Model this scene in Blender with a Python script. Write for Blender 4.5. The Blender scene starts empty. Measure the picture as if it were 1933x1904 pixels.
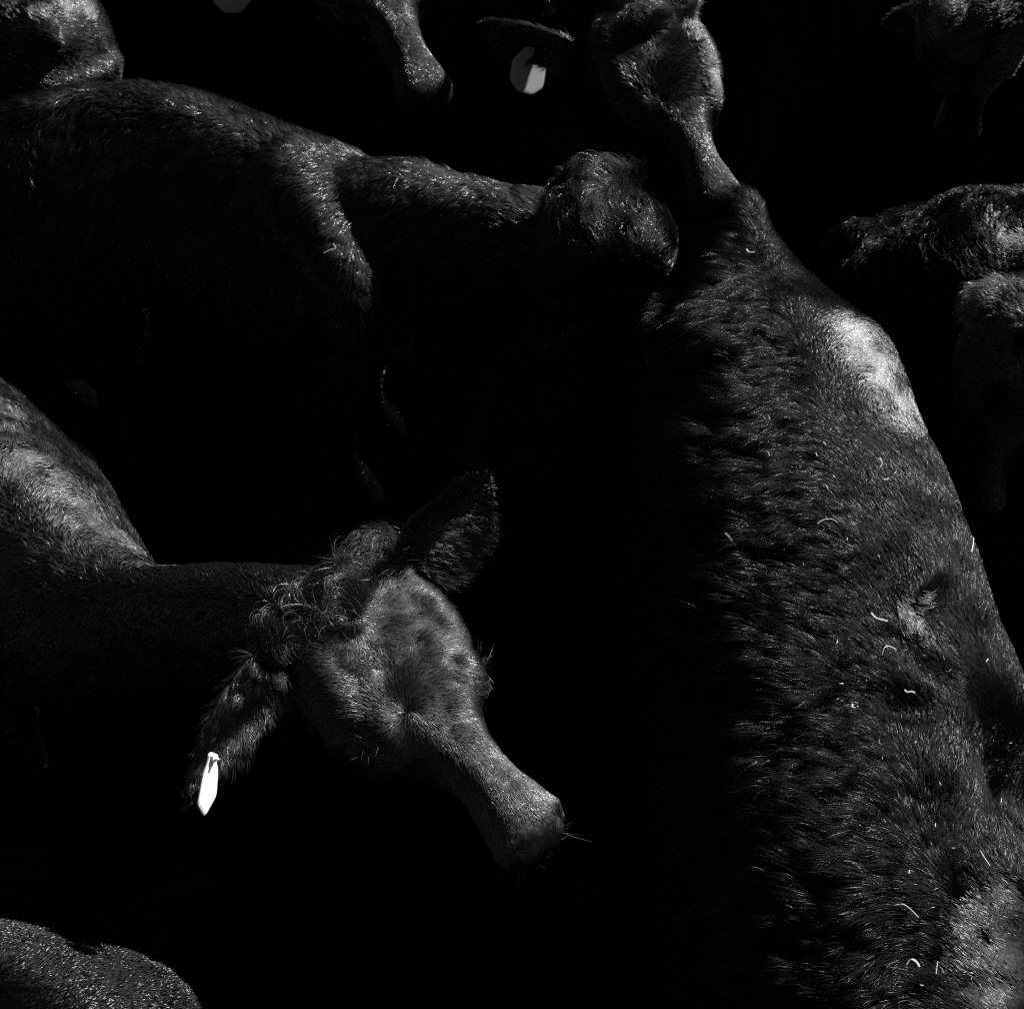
import bpy, math, time
import numpy as np
from mathutils import Vector, Matrix
from mathutils.bvhtree import BVHTree

T0 = time.time()
C = bpy.context.scene
rng = np.random.default_rng(7)
R = math.radians

# ------------------------------------------------------------------ camera
CAM_H, TILT, HFOV = 3.6, R(35), R(36)
cam_d = bpy.data.cameras.new('camera')
cam = bpy.data.objects.new('camera', cam_d)
C.collection.objects.link(cam)
cam.location = (0, 0, CAM_H)
cam.rotation_euler = (TILT, 0, 0)
cam_d.sensor_width = 36
cam_d.lens = 18 / math.tan(HFOV / 2)
cam_d.clip_end = 400
cam_d.dof.use_dof = True
cam_d.dof.focus_distance = 2.42
cam_d.dof.aperture_fstop = 7.0
C.camera = cam

# ------------------------------------------------------------------ sky, sun, exposure
SUN_AZ, SUN_EL = R(50), R(38)          # azimuth clockwise from +y, elevation
w = bpy.data.worlds.new('World'); C.world = w; w.use_nodes = True
nt = w.node_tree
sky = nt.nodes.new('ShaderNodeTexSky'); sky.sky_type = 'NISHITA'; sky.sun_disc = False
sky.sun_elevation = SUN_EL; sky.sun_rotation = SUN_AZ
sky.air_density = .6; sky.dust_density = .2
bw = nt.nodes.new('ShaderNodeSeparateColor')     # black-and-white photograph through a red filter: only the red of the sky counts
nt.links.new(sky.outputs[0], bw.inputs[0])
nt.links.new(bw.outputs[0], nt.nodes['Background'].inputs[0])
nt.nodes['Background'].inputs[1].default_value = 0.05
sd = bpy.data.lights.new('sun', 'SUN'); sd.energy = 5.0; sd.angle = R(0.5); sd.color = (1, 1, 1)
sun = bpy.data.objects.new('sun', sd); C.collection.objects.link(sun)
SUN = Vector((math.sin(SUN_AZ) * math.cos(SUN_EL), math.cos(SUN_AZ) * math.cos(SUN_EL), math.sin(SUN_EL)))
sun.rotation_euler = SUN.to_track_quat('Z', 'Y').to_euler()
C.view_settings.view_transform = 'Standard'
C.view_settings.look = 'None'
C.view_settings.gamma = 1
C.view_settings.use_curve_mapping = False
C.view_settings.exposure = 0.95
C.cycles.max_bounces = 5
C.cycles.use_denoising = False      # keep the fine grain of the film
C.cycles.pixel_filter_type = 'BLACKMAN_HARRIS'; C.cycles.filter_width = 1.15
try:
    C.cycles_curves.shape = 'RIBBONS'
except Exception:
    pass

# ------------------------------------------------------------------ measuring helpers
TH = math.tan(HFOV / 2)
RIGHT = np.array([1, 0, 0.])
UPV = np.array([0, math.cos(TILT), math.sin(TILT)])
FWD = np.array([0, math.sin(TILT), -math.cos(TILT)])
CAMP = np.array([0, 0, CAM_H])


def at(px, py, z):
    """world point of height z that is seen at a place of the photograph (1933 x 1904 grid)"""
    d = FWD + RIGHT * (px - 966.5) / 966.5 * TH + UPV * (952 - py) / 966.5 * TH
    return CAMP + d * (z - CAM_H) / d[2]


def project(p):
    q = p - CAMP
    dz = q @ FWD
    return 966.5 + (q @ RIGHT) / dz / TH * 966.5, 952 - (q @ UPV) / dz / TH * 966.5, dz


def nrm(v):
    v = np.asarray(v, float)
    return v / max(np.linalg.norm(v), 1e-9)


def nrms(v):
    return v / np.maximum(np.linalg.norm(v, axis=-1, keepdims=True), 1e-9)


# ------------------------------------------------------------------ noise
def _h(i, j, k, s):
    n = (i * 73856093) ^ (j * 19349663) ^ (k * 83492791) ^ (s * 2654435)
    n = (n ^ (n >> 13)) * 1274126177 & 0xffffffff
    return ((n ^ (n >> 16)) & 0xffff) / 32767.5 - 1.0


def vnoise(p, f, s=0):
    q = p * f + 500.0
    i = np.floor(q).astype(np.int64); t = q - i; t = t * t * (3 - 2 * t)
    o = 0
    for a in (0, 1):
        for b in (0, 1):
            for c in (0, 1):
                wt = (t[:, 0] if a else 1 - t[:, 0]) * (t[:, 1] if b else 1 - t[:, 1]) * (t[:, 2] if c else 1 - t[:, 2])
                o = o + wt * _h(i[:, 0] + a, i[:, 1] + b, i[:, 2] + c, s)
    return o


def vnoise3(p, f, s=0):
    return np.stack([vnoise(p, f, s + 11), vnoise(p, f, s + 23), vnoise(p, f, s + 37)], 1)


def worley(p, cell, s=0):
    """nearest jittered seed point of every p"""
    g = np.floor(p / cell).astype(np.int64)
    best = np.full(len(p), 1e9); out = np.zeros_like(p)
    for a in (-1, 0, 1):
        for b in (-1, 0, 1):
            for c in (-1, 0, 1):
                i, j, k = g[:, 0] + a, g[:, 1] + b, g[:, 2] + c
                q = np.stack([(i + .5 + .5 * _h(i + 900, j + 900, k + 900, s + 1)),
                              (j + .5 + .5 * _h(i + 900, j + 900, k + 900, s + 2)),
                              (k + .5 + .5 * _h(i + 900, j + 900, k + 900, s + 3))], 1) * cell
                d = ((q - p) ** 2).sum(1)
                m = d < best
                best[m] = d[m]; out[m] = q[m]
    return out


# ------------------------------------------------------------------ materials
def mat_base(name):
    m = bpy.data.materials.new(name); m.use_nodes = True
    return m, m.node_tree, m.node_tree.nodes['Principled BSDF']


def make_skin():
    m, t, b = mat_base('black_hide')
    n = t.nodes.new('ShaderNodeTexNoise'); n.inputs['Scale'].default_value = 60; n.inputs['Detail'].default_value = 6
    r = t.nodes.new('ShaderNodeValToRGB')
    r.color_ramp.elements[0].color = (.0006, .0006, .0006, 1); r.color_ramp.elements[1].color = (.0015, .0015, .0015, 1)
    t.links.new(n.outputs[0], r.inputs[0]); t.links.new(r.outputs[0], b.inputs['Base Color'])
    b.inputs['Roughness'].default_value = .9
    b.inputs['Specular IOR Level'].default_value = .0
    bp = t.nodes.new('ShaderNodeBump'); bp.inputs['Strength'].default_value = .5; bp.inputs['Distance'].default_value = .004
    n2 = t.nodes.new('ShaderNodeTexNoise'); n2.inputs['Scale'].default_value = 220
    t.links.new(n2.outputs[0], bp.inputs['Height']); t.links.new(bp.outputs[0], b.inputs['Normal'])
    return m


def make_hair(name, absorb, rough, radial, ior=1.55, shine=1.95):
    m = bpy.data.materials.new(name); m.use_nodes = True
    t = m.node_tree
    for n in list(t.nodes): t.nodes.remove(n)
    out = t.nodes.new('ShaderNodeOutputMaterial')
    h = t.nodes.new('ShaderNodeBsdfHairPrincipled')
    h.parametrization = 'COLOR'
    h.inputs['Color'].default_value = (absorb, absorb, absorb, 1)
    h.inputs['Roughness'].default_value = rough
    h.inputs['Radial Roughness'].default_value = radial
    h.inputs['IOR'].default_value = ior
    h.inputs['Random Roughness'].default_value = .3
    # a few strands lie flatter and shinier than the rest
    h2 = t.nodes.new('ShaderNodeBsdfHairPrincipled'); h2.parametrization = 'COLOR'
    h2.inputs['Color'].default_value = (absorb, absorb, absorb, 1)
    h2.inputs['Roughness'].default_value = .12; h2.inputs['Radial Roughness'].default_value = .25
    h2.inputs['IOR'].default_value = shine
    hi = t.nodes.new('ShaderNodeHairInfo'); mt = t.nodes.new('ShaderNodeMath'); mt.operation = 'GREATER_THAN'; mt.inputs[1].default_value = .86
    gp = t.nodes.new('ShaderNodeNewGeometry'); gn = t.nodes.new('ShaderNodeTexNoise'); gn.inputs['Scale'].default_value = 14; gn.inputs['Detail'].default_value = 3
    gr = t.nodes.new('ShaderNodeMapRange'); gr.inputs[1].default_value = .35; gr.inputs[2].default_value = .7; gr.inputs[3].default_value = .97; gr.inputs[4].default_value = .72
    t.links.new(gp.outputs['Position'], gn.inputs['Vector']); t.links.new(gn.outputs[0], gr.inputs[0]); t.links.new(gr.outputs[0], mt.inputs[1])
    mx = t.nodes.new('ShaderNodeMixShader')
    t.links.new(hi.outputs['Random'], mt.inputs[0]); t.links.new(mt.outputs[0], mx.inputs[0])
    t.links.new(h.outputs[0], mx.inputs[1]); t.links.new(h2.outputs[0], mx.inputs[2])
    t.links.new(mx.outputs[0], out.inputs[0])
    return m


M_SKIN = make_skin()
M_HAIR = make_hair('black_hair', .001, .28, .5, 1.42)
M_HAIR_GLOSSY = make_hair('black_hair_glossy', .001, .32, .5, 1.6)
M_HAIR_DUSTY = make_hair('black_hair_long', .001, .24, .4, 1.2, 1.55)
M_HAIR_SHEEN = make_hair('black_hair_sheen', .001, .24, .45, 1.62)  # stronger reflection for the added highlight strands
M_HAIR_SOFT = make_hair('black_hair_dull', .001, .32, .5, 1.33)


def make_plain(name, col, rough, spec=.5, noise=None):
    m, t, b = mat_base(name)
    b.inputs['Base Color'].default_value = (*col, 1)
    b.inputs['Roughness'].default_value = rough
    b.inputs['Specular IOR Level'].default_value = spec
    if noise:
        n = t.nodes.new('ShaderNodeTexNoise'); n.inputs['Scale'].default_value = noise; n.inputs['Detail'].default_value = 5
        mx = t.nodes.new('ShaderNodeValToRGB')
        mx.color_ramp.elements[0].position = .3; mx.color_ramp.elements[1].position = .65
        mx.color_ramp.elements[0].color = tuple(c * .55 for c in col) + (1,)
        mx.color_ramp.elements[1].color = tuple(col) + (1,)
        t.links.new(n.outputs[0], mx.inputs[0]); t.links.new(mx.outputs[0], b.inputs['Base Color'])
        bp = t.nodes.new('ShaderNodeBump'); bp.inputs['Strength'].default_value = .3; bp.inputs['Distance'].default_value = .001
        t.links.new(n.outputs[0], bp.inputs['Height']); t.links.new(bp.outputs[0], b.inputs['Normal'])
    return m


M_TAG = make_plain('tag_plastic', (.8, .8, .8), .45, .4)
M_TAG_SHADED = make_plain('tag_plastic_shaded', (.22, .22, .22), .6, .3)  # same plastic for tags in shade, the shade put into a darker base colour
M_EYE = make_plain('eye_wet', (.004, .004, .004), .05)
M_STRAW = make_plain('straw', (.7, .7, .7), .5, .4, 300)
M_HOOF = make_plain('hoof', (.02, .02, .02), .5)


# ------------------------------------------------------------------ mesh building
class Geo:
    def __init__(self): self.v = []; self.f = []; self.n = 0

    def add(self, v, f):
        v = np.asarray(v, float)
        c = v.mean(0); vol = 0.0
        for q in f:
            for i in range(1, len(q) - 1):
                vol += np.dot(v[q[0]] - c, np.cross(v[q[i]] - c, v[q[i + 1]] - c))
        if vol < 0: f = [tuple(reversed(q)) for q in f]      # faces always look outwards
        self.v.append(np.asarray(v, float)); self.f += [tuple(int(i) + self.n for i in q) for q in f]; self.n += len(v)

    def tube(self, pts, rl, rd, side, seg=20, pinch=0.0, power=2.0):
        """closed tube through pts; side = rough sideways axis (per point or one); rl sideways and rd other radius"""
        pts = np.asarray(pts, float); n = len(pts)
        # resample with a smooth spline
        pts, rl, rd, side = resample(pts, rl, rd, side)
        n = len(pts)
        T = nrms(np.gradient(pts, axis=0))
        S = side - (side * T).sum(1, keepdims=True) * T; S = nrms(S)
        D = np.cross(S, T)
        D *= np.where((D[:, 2:3].sum() < 0), -1, 1)
        a = np.linspace(0, 2 * np.pi, seg, endpoint=False)
        ca, sa = np.cos(a), np.sin(a)
        e = 2 / power
        cx = np.sign(ca) * np.abs(ca) ** e; sy = np.sign(sa) * np.abs(sa) ** e
        cx = cx * (1 - pinch * np.maximum(sa, 0) ** 2)
        V = pts[:, None] + S[:, None] * (rl[:, None, None] * cx[None, :, None]) + D[:, None] * (rd[:, None, None] * sy[None, :, None])
        V = V.reshape(-1, 3)
        F = []
        for i in range(n - 1):
            for j in range(seg):
                k = (j + 1) % seg
                F.append((i * seg + j, i * seg + k, (i + 1) * seg + k, (i + 1) * seg + j))
        V = np.vstack([V, pts[0] - T[0] * min(rl[0], rd[0]) * .6, pts[-1] + T[-1] * min(rl[-1], rd[-1]) * .6])
        for j in range(seg):
            k = (j + 1) % seg
            F.append((n * seg, k, j)); F.append((n * seg + 1, (n - 1) * seg + j, (n - 1) * seg + k))
        self.add(V, F)

    def blob(self, c, ax, r):
        """ellipsoid at c with axes ax (3 rows) and radii r"""
        nu, nv = 14, 9
        V = []; F = []
        for i in range(1, nv):
            th = math.pi * i / nv
            for j in range(nu):
                ph = 2 * math.pi * j / nu
                V.append((math.sin(th) * math.cos(ph), math.sin(th) * math.sin(ph), math.cos(th)))
        V += [(0, 0, 1), (0, 0, -1)]
        for i in range(nv - 2):
            for j in range(nu):
                k = (j + 1) % nu
                F.append((i * nu + j, (i + 1) * nu + j, (i + 1) * nu + k, i * nu + k))
        t, b = (nv - 1) * nu, (nv - 1) * nu + 1
        for j in range(nu):
            k = (j + 1) % nu
            F.append((t, j, k)); F.append((b, (nv - 2) * nu + k, (nv - 2) * nu + j))
        V = np.array(V) * np.array(r)
        self.add(np.asarray(c) + V @ np.asarray(ax), F)

    def mesh(self, name):
        me = bpy.data.meshes.new(name)
        me.from_pydata([tuple(p) for p in np.vstack(self.v)], [], self.f)
        me.update()
        return me


def resample(pts, rl, rd, side, k=6):
    n = len(pts)
    rl = np.broadcast_to(np.asarray(rl, float), (n,)); rd = np.broadcast_to(np.asarray(rd, float), (n,))
    side = np.asarray(side, float)
    if side.ndim == 1: side = np.tile(side, (n, 1))
    A = np.hstack([pts, rl[:, None], rd[:, None], side])
    P = np.vstack([2 * A[0] - A[1], A, 2 * A[-1] - A[-2]])
    out = []
    for i in range(1, n):
        p0, p1, p2, p3 = P[i - 1], P[i], P[i + 1], P[i + 2]
        for t in np.arange(k) / k:
            out.append(.5 * (2 * p1 + (p2 - p0) * t + (2 * p0 - 5 * p1 + 4 * p2 - p3) * t * t + (3 * p1 - p0 - 3 * p2 + p3) * t ** 3))
    out.append(A[-1]); out = np.array(out)
    return out[:, :3], np.maximum(out[:, 3], rl.min() * .9), np.maximum(out[:, 4], rd.min() * .9), out[:, 5:]


def ear_geo(g, base, tip, nrm_dir, width, cup=.45, droop=.0):
    """leaf-shaped cupped ear with thickness; nrm_dir = way the open side faces"""
    base = np.asarray(base, float); tip = np.asarray(tip, float)
    L = np.linalg.norm(tip - base); U = (tip - base) / L
    N = nrm(np.asarray(nrm_dir, float) - np.dot(nrm_dir, U) * U); S = np.cross(N, U)
    nu, nv = 16, 9
    outer = []; inner = []
    for i in range(nu):
        u = i / (nu - 1)
        wd = width * .5 * (math.sin(math.pi * min(1, (u * .72 + .28)) ** 1.05) ** .7 * 1.0 + .02) if u < .999 else width * .03
        th = .0055 * (1 - .6 * u)
        for j in range(nv):
            v = j / (nv - 1) * 2 - 1
            p = base + U * (u * L) + S * (wd * v) + N * (cup * wd * (v * v) - cup * wd * .3) - N * (droop * L * u * u)
            p = p + N * .004 * math.sin(9 * u + 3 * v)
            e = th * (1 - .75 * v * v)
            outer.append(p - N * e); inner.append(p + N * e)
    V = outer + inner; F = []
    M = nu * nv
    for i in range(nu - 1):
        for j in range(nv - 1):
            a, b, c, d = i * nv + j, i * nv + j + 1, (i + 1) * nv + j + 1, (i + 1) * nv + j
            F.append((a, b, c, d)); F.append((M + d, M + c, M + b, M + a))
        for j in (0, nv - 1):
            a, d = i * nv + j, (i + 1) * nv + j
            F.append((a, d, M + d, M + a) if j == 0 else (M + a, M + d, d, a))
    for j in range(nv - 1):
        a, b = (nu - 1) * nv + j, (nu - 1) * nv + j + 1
        F.append((a, b, M + b, M + a))
        a, b = j, j + 1
        F.append((M + a, M + b, b, a))
    g.add(np.array(V), F)


def link(o, parent=None):
    C.collection.objects.link(o)
    if parent: o.parent = parent
    return o


def remeshed(geo, voxel, smooth=6):
    me = geo.mesh('tmp'); o = bpy.data.objects.new('tmp', me); C.collection.objects.link(o)
    m = o.modifiers.new('r', 'REMESH'); m.mode = 'VOXEL'; m.voxel_size = voxel
    s = o.modifiers.new('s', 'SMOOTH'); s.factor = .5; s.iterations = smooth
    dg = bpy.context.evaluated_depsgraph_get(); ev = o.evaluated_get(dg); em = ev.to_mesh()
    n = len(em.vertices); V = np.empty(n * 3, np.float32); em.vertices.foreach_get('co', V); V = V.reshape(-1, 3).astype(float)
    em.calc_loop_triangles(); k = len(em.loop_triangles)
    Tt = np.empty(k * 3, np.int32); em.loop_triangles.foreach_get('vertices', Tt); Tt = Tt.reshape(-1, 3)
    Q = [tuple(p.vertices) for p in em.polygons]
    ev.to_mesh_clear(); bpy.data.objects.remove(o); bpy.data.meshes.remove(me)
    return V, Tt, Q


def vert_normals(V, Tr):
    fn = np.cross(V[Tr[:, 1]] - V[Tr[:, 0]], V[Tr[:, 2]] - V[Tr[:, 0]])
    N = np.zeros_like(V)
    for i in range(3): np.add.at(N, Tr[:, i], fn)
    return nrms(N)


# ------------------------------------------------------------------ hair
def make_coat(parent, P0, pts, rad, mat, name='coat'):
    n, k, _ = pts.shape
    hc = bpy.data.hair_curves.new(name)
    hc.add_curves([k] * n)
    hc.attributes['position'].data.foreach_set('vector', (pts.reshape(-1, 3)).astype(np.float32).ravel())
    ra = hc.attributes.get('radius') or hc.attributes.new('radius', 'FLOAT', 'POINT')
    ra.data.foreach_set('value', rad.astype(np.float32).ravel())
    hc.materials.append(mat)
    o = bpy.data.objects.new(name, hc)
    o['kind'] = 'stuff'
    link(o, parent)
    return o


def sample(V, Tr, N, n, wfun=None):
    a = V[Tr[:, 0]]; b = V[Tr[:, 1]]; c = V[Tr[:, 2]]
    cr = np.cross(b - a, c - a); ar = np.linalg.norm(cr, axis=1) * .5
    cen = (a + b + c) / 3; fn = nrms(cr)
    px, py, dz = project(cen)
    vis = (px > -160) & (px < 2090) & (py > -180) & (py < 2080) & (cen[:, 2] > .5)
    view = nrms(CAMP - cen)
    fac = (fn * view).sum(1) > -.35
    wt = ar * np.where(vis & fac, 1.0, .05)
    if wfun is not None: wt = wt * wfun(cen)
    tot = wt.sum()
    idx = rng.choice(len(Tr), n, p=wt / tot)
    u = rng.random(n); v = rng.random(n); m = u + v > 1; u[m] = 1 - u[m]; v[m] = 1 - v[m]
    w0 = (1 - u - v)[:, None]; u = u[:, None]; v = v[:, None]
    t = Tr[idx]
    return V[t[:, 0]] * w0 + V[t[:, 1]] * u + V[t[:, 2]] * v, nrms(N[t[:, 0]] * w0 + N[t[:, 1]] * u + N[t[:, 2]] * v)


def grow(P, N, D, L, lift=.35, clump=.5, cell=.02, wave=.15, wfreq=12., frizz=.08, k=6, rad=.0004, curl=0., grav=.25, lay=.9, lockvar=.5):
    """strands from roots P: D flow, L lengths -> points and radii"""
    n = len(P)
    D = nrms(D + vnoise3(P, wfreq, 3) * wave * 2 + rng.normal(0, frizz, (n, 3)))
    D = nrms(D - (D * N).sum(1, keepdims=True) * N)
    B = np.cross(N, D)
    L = L * rng.uniform(.65, 1.15, n) * np.clip((P[:, 2] - .05) / .5, .12, 1)
    lift = np.broadcast_to(np.asarray(lift, float), (n,)) * rng.uniform(.6, 1.4, n)
    clump = np.broadcast_to(np.asarray(clump, float), (n,)); curl = np.broadcast_to(np.asarray(curl, float), (n,))
    pts = np.zeros((n, k, 3)); cur = P + N * .0004; pts[:, 0] = cur
    seed = worley(P, cell, 5)
    lv = vnoise(seed, 63., 19); lockvar = np.broadcast_to(np.asarray(lockvar, float), (n,)); lift = np.maximum(lift * np.clip(1 + lockvar * lv * 1.8, .15, 3), .04)
    D = nrms(D + B * (vnoise(seed, 71., 29) * lockvar * .55)[:, None])
    L = L * np.clip(1 + .5 * lockvar * vnoise(seed, 57., 39), .4, 1.6)
    st = (L / (k - 1))[:, None]
    cph = vnoise(P, 25., 51) * 3.0
    off = seed - P; off -= (off * N).sum(1, keepdims=True) * N
    ol = np.linalg.norm(off, axis=1, keepdims=True)
    off *= np.minimum(1, (L * .5)[:, None] / np.maximum(ol, 1e-6))
    sw = rng.normal(0, frizz * .6, (n, 1))
    for i in range(1, k):
        t = i / (k - 1)
        li = (lift * (1.25 - lay * t))[:, None]
        ang = (curl * (t * 2.6 + cph * .25))[:, None]
        dd = D * np.cos(ang) + B * np.sin(ang)
        d = dd + N * li + B * sw * t + np.array([0, 0, -grav]) * t * np.minimum(1, L / .05)[:, None]
        cur = cur + nrms(d) * st
        pts[:, i] = cur
    tt = (np.arange(k) / (k - 1)) ** 1.3
    pts += off[:, None, :] * (clump[:, None] * tt[None, :])[:, :, None]
    rr = np.ones((n, k)) * np.broadcast_to(np.asarray(rad, float), (n,))[:, None]
    prof = np.interp(np.arange(k) / (k - 1), [0, .5, 1], [1, .85, .15])
    return pts, rr * prof[None]


# ------------------------------------------------------------------ cattle
HEADSEC = np.array([  # x, half width, top, bottom   (in head lengths)
    [-.10, .18, -.06, -.30],
    [.00, .27, -.01, -.38],
    [.12, .285, .005, -.44],
    [.27, .268, .008, -.47],
    [.38, .25, .006, -.46],
    [.49, .198, .0, -.40],
    [.60, .112, -.012, -.33],
    [.73, .085, -.018, -.28],
    [.86, .112, -.02, -.27],
    [.95, .130, -.035, -.26],
    [1.0, .10, -.07, -.23]])


class Head:
    def __init__(s, P, M, N, L=None):
        s.P = np.asarray(P, float); M = np.asarray(M, float)
        s.L = L or np.linalg.norm(M - s.P)
        s.U = nrm(M - s.P); s.N = nrm(N - np.dot(N, s.U) * s.U); s.S = np.cross(s.U, s.N)   # S = image-right side for a nose pointing down

    def w(s, x, y, z): return s.P + (s.U * x + s.S * y + s.N * z) * s.L

    def loc(s, p):
        q = (p - s.P) / s.L
        return q @ s.U, q @ s.S, q @ s.N

    def build(s, g):
        H = HEADSEC
        pts = [s.w(a[0], 0, (a[2] + a[3]) / 2) for a in H]
        g.tube(pts, H[:, 1] * s.L, (H[:, 2] - H[:, 3]) / 2 * s.L, s.S, seg=40, power=3.0)
        ax = np.array([s.U, s.S, s.N])
        for q in (-1, 1):
            g.blob(s.w(.38, q * .15, -.12), ax, np.array([.15, .10, .11]) * s.L)     # brow
            g.blob(s.w(.20, q * .185, -.125), ax, np.array([.23, .115, .12]) * s.L)        # cheek
            g.blob(s.w(.93, q * .085, -.10), ax, np.array([.055, .045, .06]) * s.L)     # nostril wing
            g.blob(s.w(-.02, q * .19, -.07), ax, np.array([.11, .08, .055]) * s.L)        # ear root
        g.blob(s.w(-.01, 0, -.02), ax, np.array([.09, .13, .065]) * s.L)                # poll

    def sculpt(s, V, N):
        x, y, z = s.loc(V)
        for q in (-1, 1):
            d = ((x - .44) / .05) ** 2 + ((y - q * .255) / .05) ** 2 + ((z + .17) / .05) ** 2
            V = V - N * (.014 * np.exp(-d))[:, None]
            d = ((x - .96) / .03) ** 2 + ((y - q * .09) / .028) ** 2 + ((z + .09) / .05) ** 2
            V = V - N * (.014 * np.exp(-d))[:, None]
        return V


def tag_obj(o, label, cat, group=None, kind=None):
    if label: o['label'] = label
    if cat: o['category'] = cat
    if group: o['group'] = group
    if kind: o['kind'] = kind
    return o


BODYSEC = dict(  # fraction along rump..chest -> half width, half depth
    t=[0, .06, .16, .32, .5, .68, .82, .93, 1.0],
    w=[.07, .14, .22, .25, .285, .28, .24, .18, .09],
    d=[.07, .17, .27, .31, .35, .36, .35, .28, .15])


class Cow:
    def __init__(s, loc, label, voxel=.012):
        s.root = bpy.data.objects.new('cow', None); C.collection.objects.link(s.root)
        tag_obj(s.root, label, 'cow', 'black cattle standing crowded together')
        s.g = Geo(); s.e = Geo(); s.voxel = voxel; s.head = None; s.base = np.array([loc[0], loc[1], 0.])
        s.root.location = tuple(s.base)
        s.bumps = []; s.marks = []; s.scale = 1.0; s.top = None

    def torso(s, top, scale=1.0, sec=BODYSEC, w=None, d=None, legs=True, pinch=.22, power=2.25):
        """top = points along the back from rump to chest"""
        s.scale = scale
        A, _, _, _ = resample(np.asarray(top, float), 1, 1, [0, 0, 1], 12)
        seg = np.r_[0, np.cumsum(np.linalg.norm(np.diff(A, axis=0), axis=1))]; t = seg / seg[-1]
        ts = np.array(sec['t'] if w is None else w[0])
        W = np.array(sec['w']) * scale if w is None else np.array(w[1])
        Dp = np.interp(ts, sec['t'], sec['d']) * scale if d is None else np.array(d)
        tp = np.stack([np.interp(ts, t, A[:, i]) for i in range(3)], 1)
        cen = tp - np.array([0, 0, 1.]) * Dp[:, None]
        T = nrms(np.gradient(cen, axis=0) * [1, 1, .3]); side = np.cross(T, [0, 0, 1.])
        s.g.tube(cen, W, Dp, side, seg=32, pinch=pinch, power=power)
        s.top = A; s.topt = t; s.T = T; s.ts = ts; s.side = nrms(side); s.cen = cen; s.W = W; s.D = Dp
        if legs:
            for tl, front in ((.14, 0), (.84, 1)):
                c = np.array([np.interp(tl, ts, cen[:, i]) for i in range(3)])
                sd = nrm([np.interp(tl, ts, s.side[:, i]) for i in range(3)])
                tt = nrm([np.interp(tl, ts, T[:, i]) for i in range(3)]) * [1, 1, 0]
                for q in (-1, 1):
                    b = c + sd * q * .13 * scale
                    jit = rng.uniform(-.05, .05)
                    if front:
                        P = [b + [0, 0, .02], b + tt * (.02 + jit) + [0, 0, -.28], [*(b + tt * (jit + .03))[:2], .46], [*(b + tt * jit)[:2], .2], [*(b + tt * (jit + .02))[:2], .06]]
                        r1 = [.09, .075, .05, .034, .045]; r2 = [.15, .10, .052, .036, .05]
                    else:
                        P = [b + [0, 0, .05], b + tt * (.06 + jit) + [0, 0, -.25], [*(b + tt * (jit - .06))[:2], .48], [*(b + tt * (jit - .02))[:2], .2], [*(b + tt * (jit + .02))[:2], .06]]
                        r1 = [.10, .085, .045, .034, .045]; r2 = [.17, .13, .06, .038, .05]
                    s.g.tube(P, r1, r2, sd, seg=14)
                    s.g.tube([[*P[-1][:2], .09], [*(P[-1] + tt * .02)[:2], .0]], [.045, .055], [.05, .065], sd, seg=12)
        # tail
        p0 = cen[0] + [0, 0, Dp[0] * .6]; bk = -T[0] * [1, 1, 0]
        s.g.tube([p0 + T[0] * .08, p0 + bk * .05 + [0, 0, -.02], p0 + bk * .11 + [0, 0, -.15], p0 + bk * .10 + [0, 0, -.5], p0 + bk * .09 + [0, 0, -.8]],
                 [.04, .035, .026, .018, .03], [.04, .035, .026, .018, .03], s.side[0], seg=10)

    def neck(s, pts, w, d, side=None):
        pts = np.asarray(pts, float)
        T = nrms(np.gradient(pts, axis=0))
        sd = np.cross(T, [0, 0, 1.]) if side is None else side
        s.g.tube(pts, w, d, sd, seg=26, power=2.1)
        s.neckpts = pts

    def ridge(s, line, r, a, n=8):
        line = np.array(line, float); t = np.linspace(0, len(line) - 1, n)
        for u in t:
            s.marks.append((np.interp(u, range(len(line)), line[:, 0]), np.interp(u, range(len(line)), line[:, 1]), r, a))

    def finish(s, smooth=14, noise=((6, .010), (14, .004))):
        if s.head: s.head.build(s.g)
        V, Tr, Q = remeshed(s.g, s.voxel, smooth)
        N = vert_normals(V, Tr)
        amt = 0
        for i, (f, a) in enumerate(noise): amt = amt + a * vnoise(V, f, 70 + i)
        if s.head:
            x, y, z = s.head.loc(V)
            near = (np.abs(x - .5) < .6) & (np.abs(y) < .35) & (z < .15) & (z > -.6)
            amt = amt * np.where(near, .1, 1)
        V = V + N * np.asarray(amt)[:, None]
        if s.head: V = s.head.sculpt(V, N)
        px, py, dz = project(V)
        for bx, by, r, a in s.marks:
            near = np.hypot(px - bx, py - by)
            ok = near < 14
            if not ok.any(): continue
            j = np.flatnonzero(ok)[np.argmin(dz[ok])]
            q = (V - V[j]) / r
            V = V + N * (a * np.exp(-(q ** 2).sum(1)))[:, None]
        for c, r, a in s.bumps:
            c = np.asarray(c); r = np.asarray(r, float)
            q = (V - c) / r
            V = V + N * (a * np.exp(-(q ** 2).sum(1)))[:, None]
        nb = len(V); s.nbody = len(Tr)
        if s.e.n:
            EV = np.vstack(s.e.v); ET = []
            for f in s.e.f:
                for i in range(1, len(f) - 1): ET.append((f[0], f[i], f[i + 1]))
            ET = np.array(ET)
            V = np.vstack([V, EV]); Q = Q + [tuple(i + nb for i in f) for f in s.e.f]; Tr = np.vstack([Tr, ET + nb])
        me = bpy.data.meshes.new('body')
        me.from_pydata([tuple(p) for p in (V - s.base)], [], Q); me.update()
        me.polygons.foreach_set('use_smooth', [True] * len(me.polygons))
        me.materials.append(M_SKIN)
        o = bpy.data.objects.new('body', me); link(o, s.root)
        s.V, s.Tr, s.N = V, Tr, vert_normals(V, Tr)
        s.body = o
        return s

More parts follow.
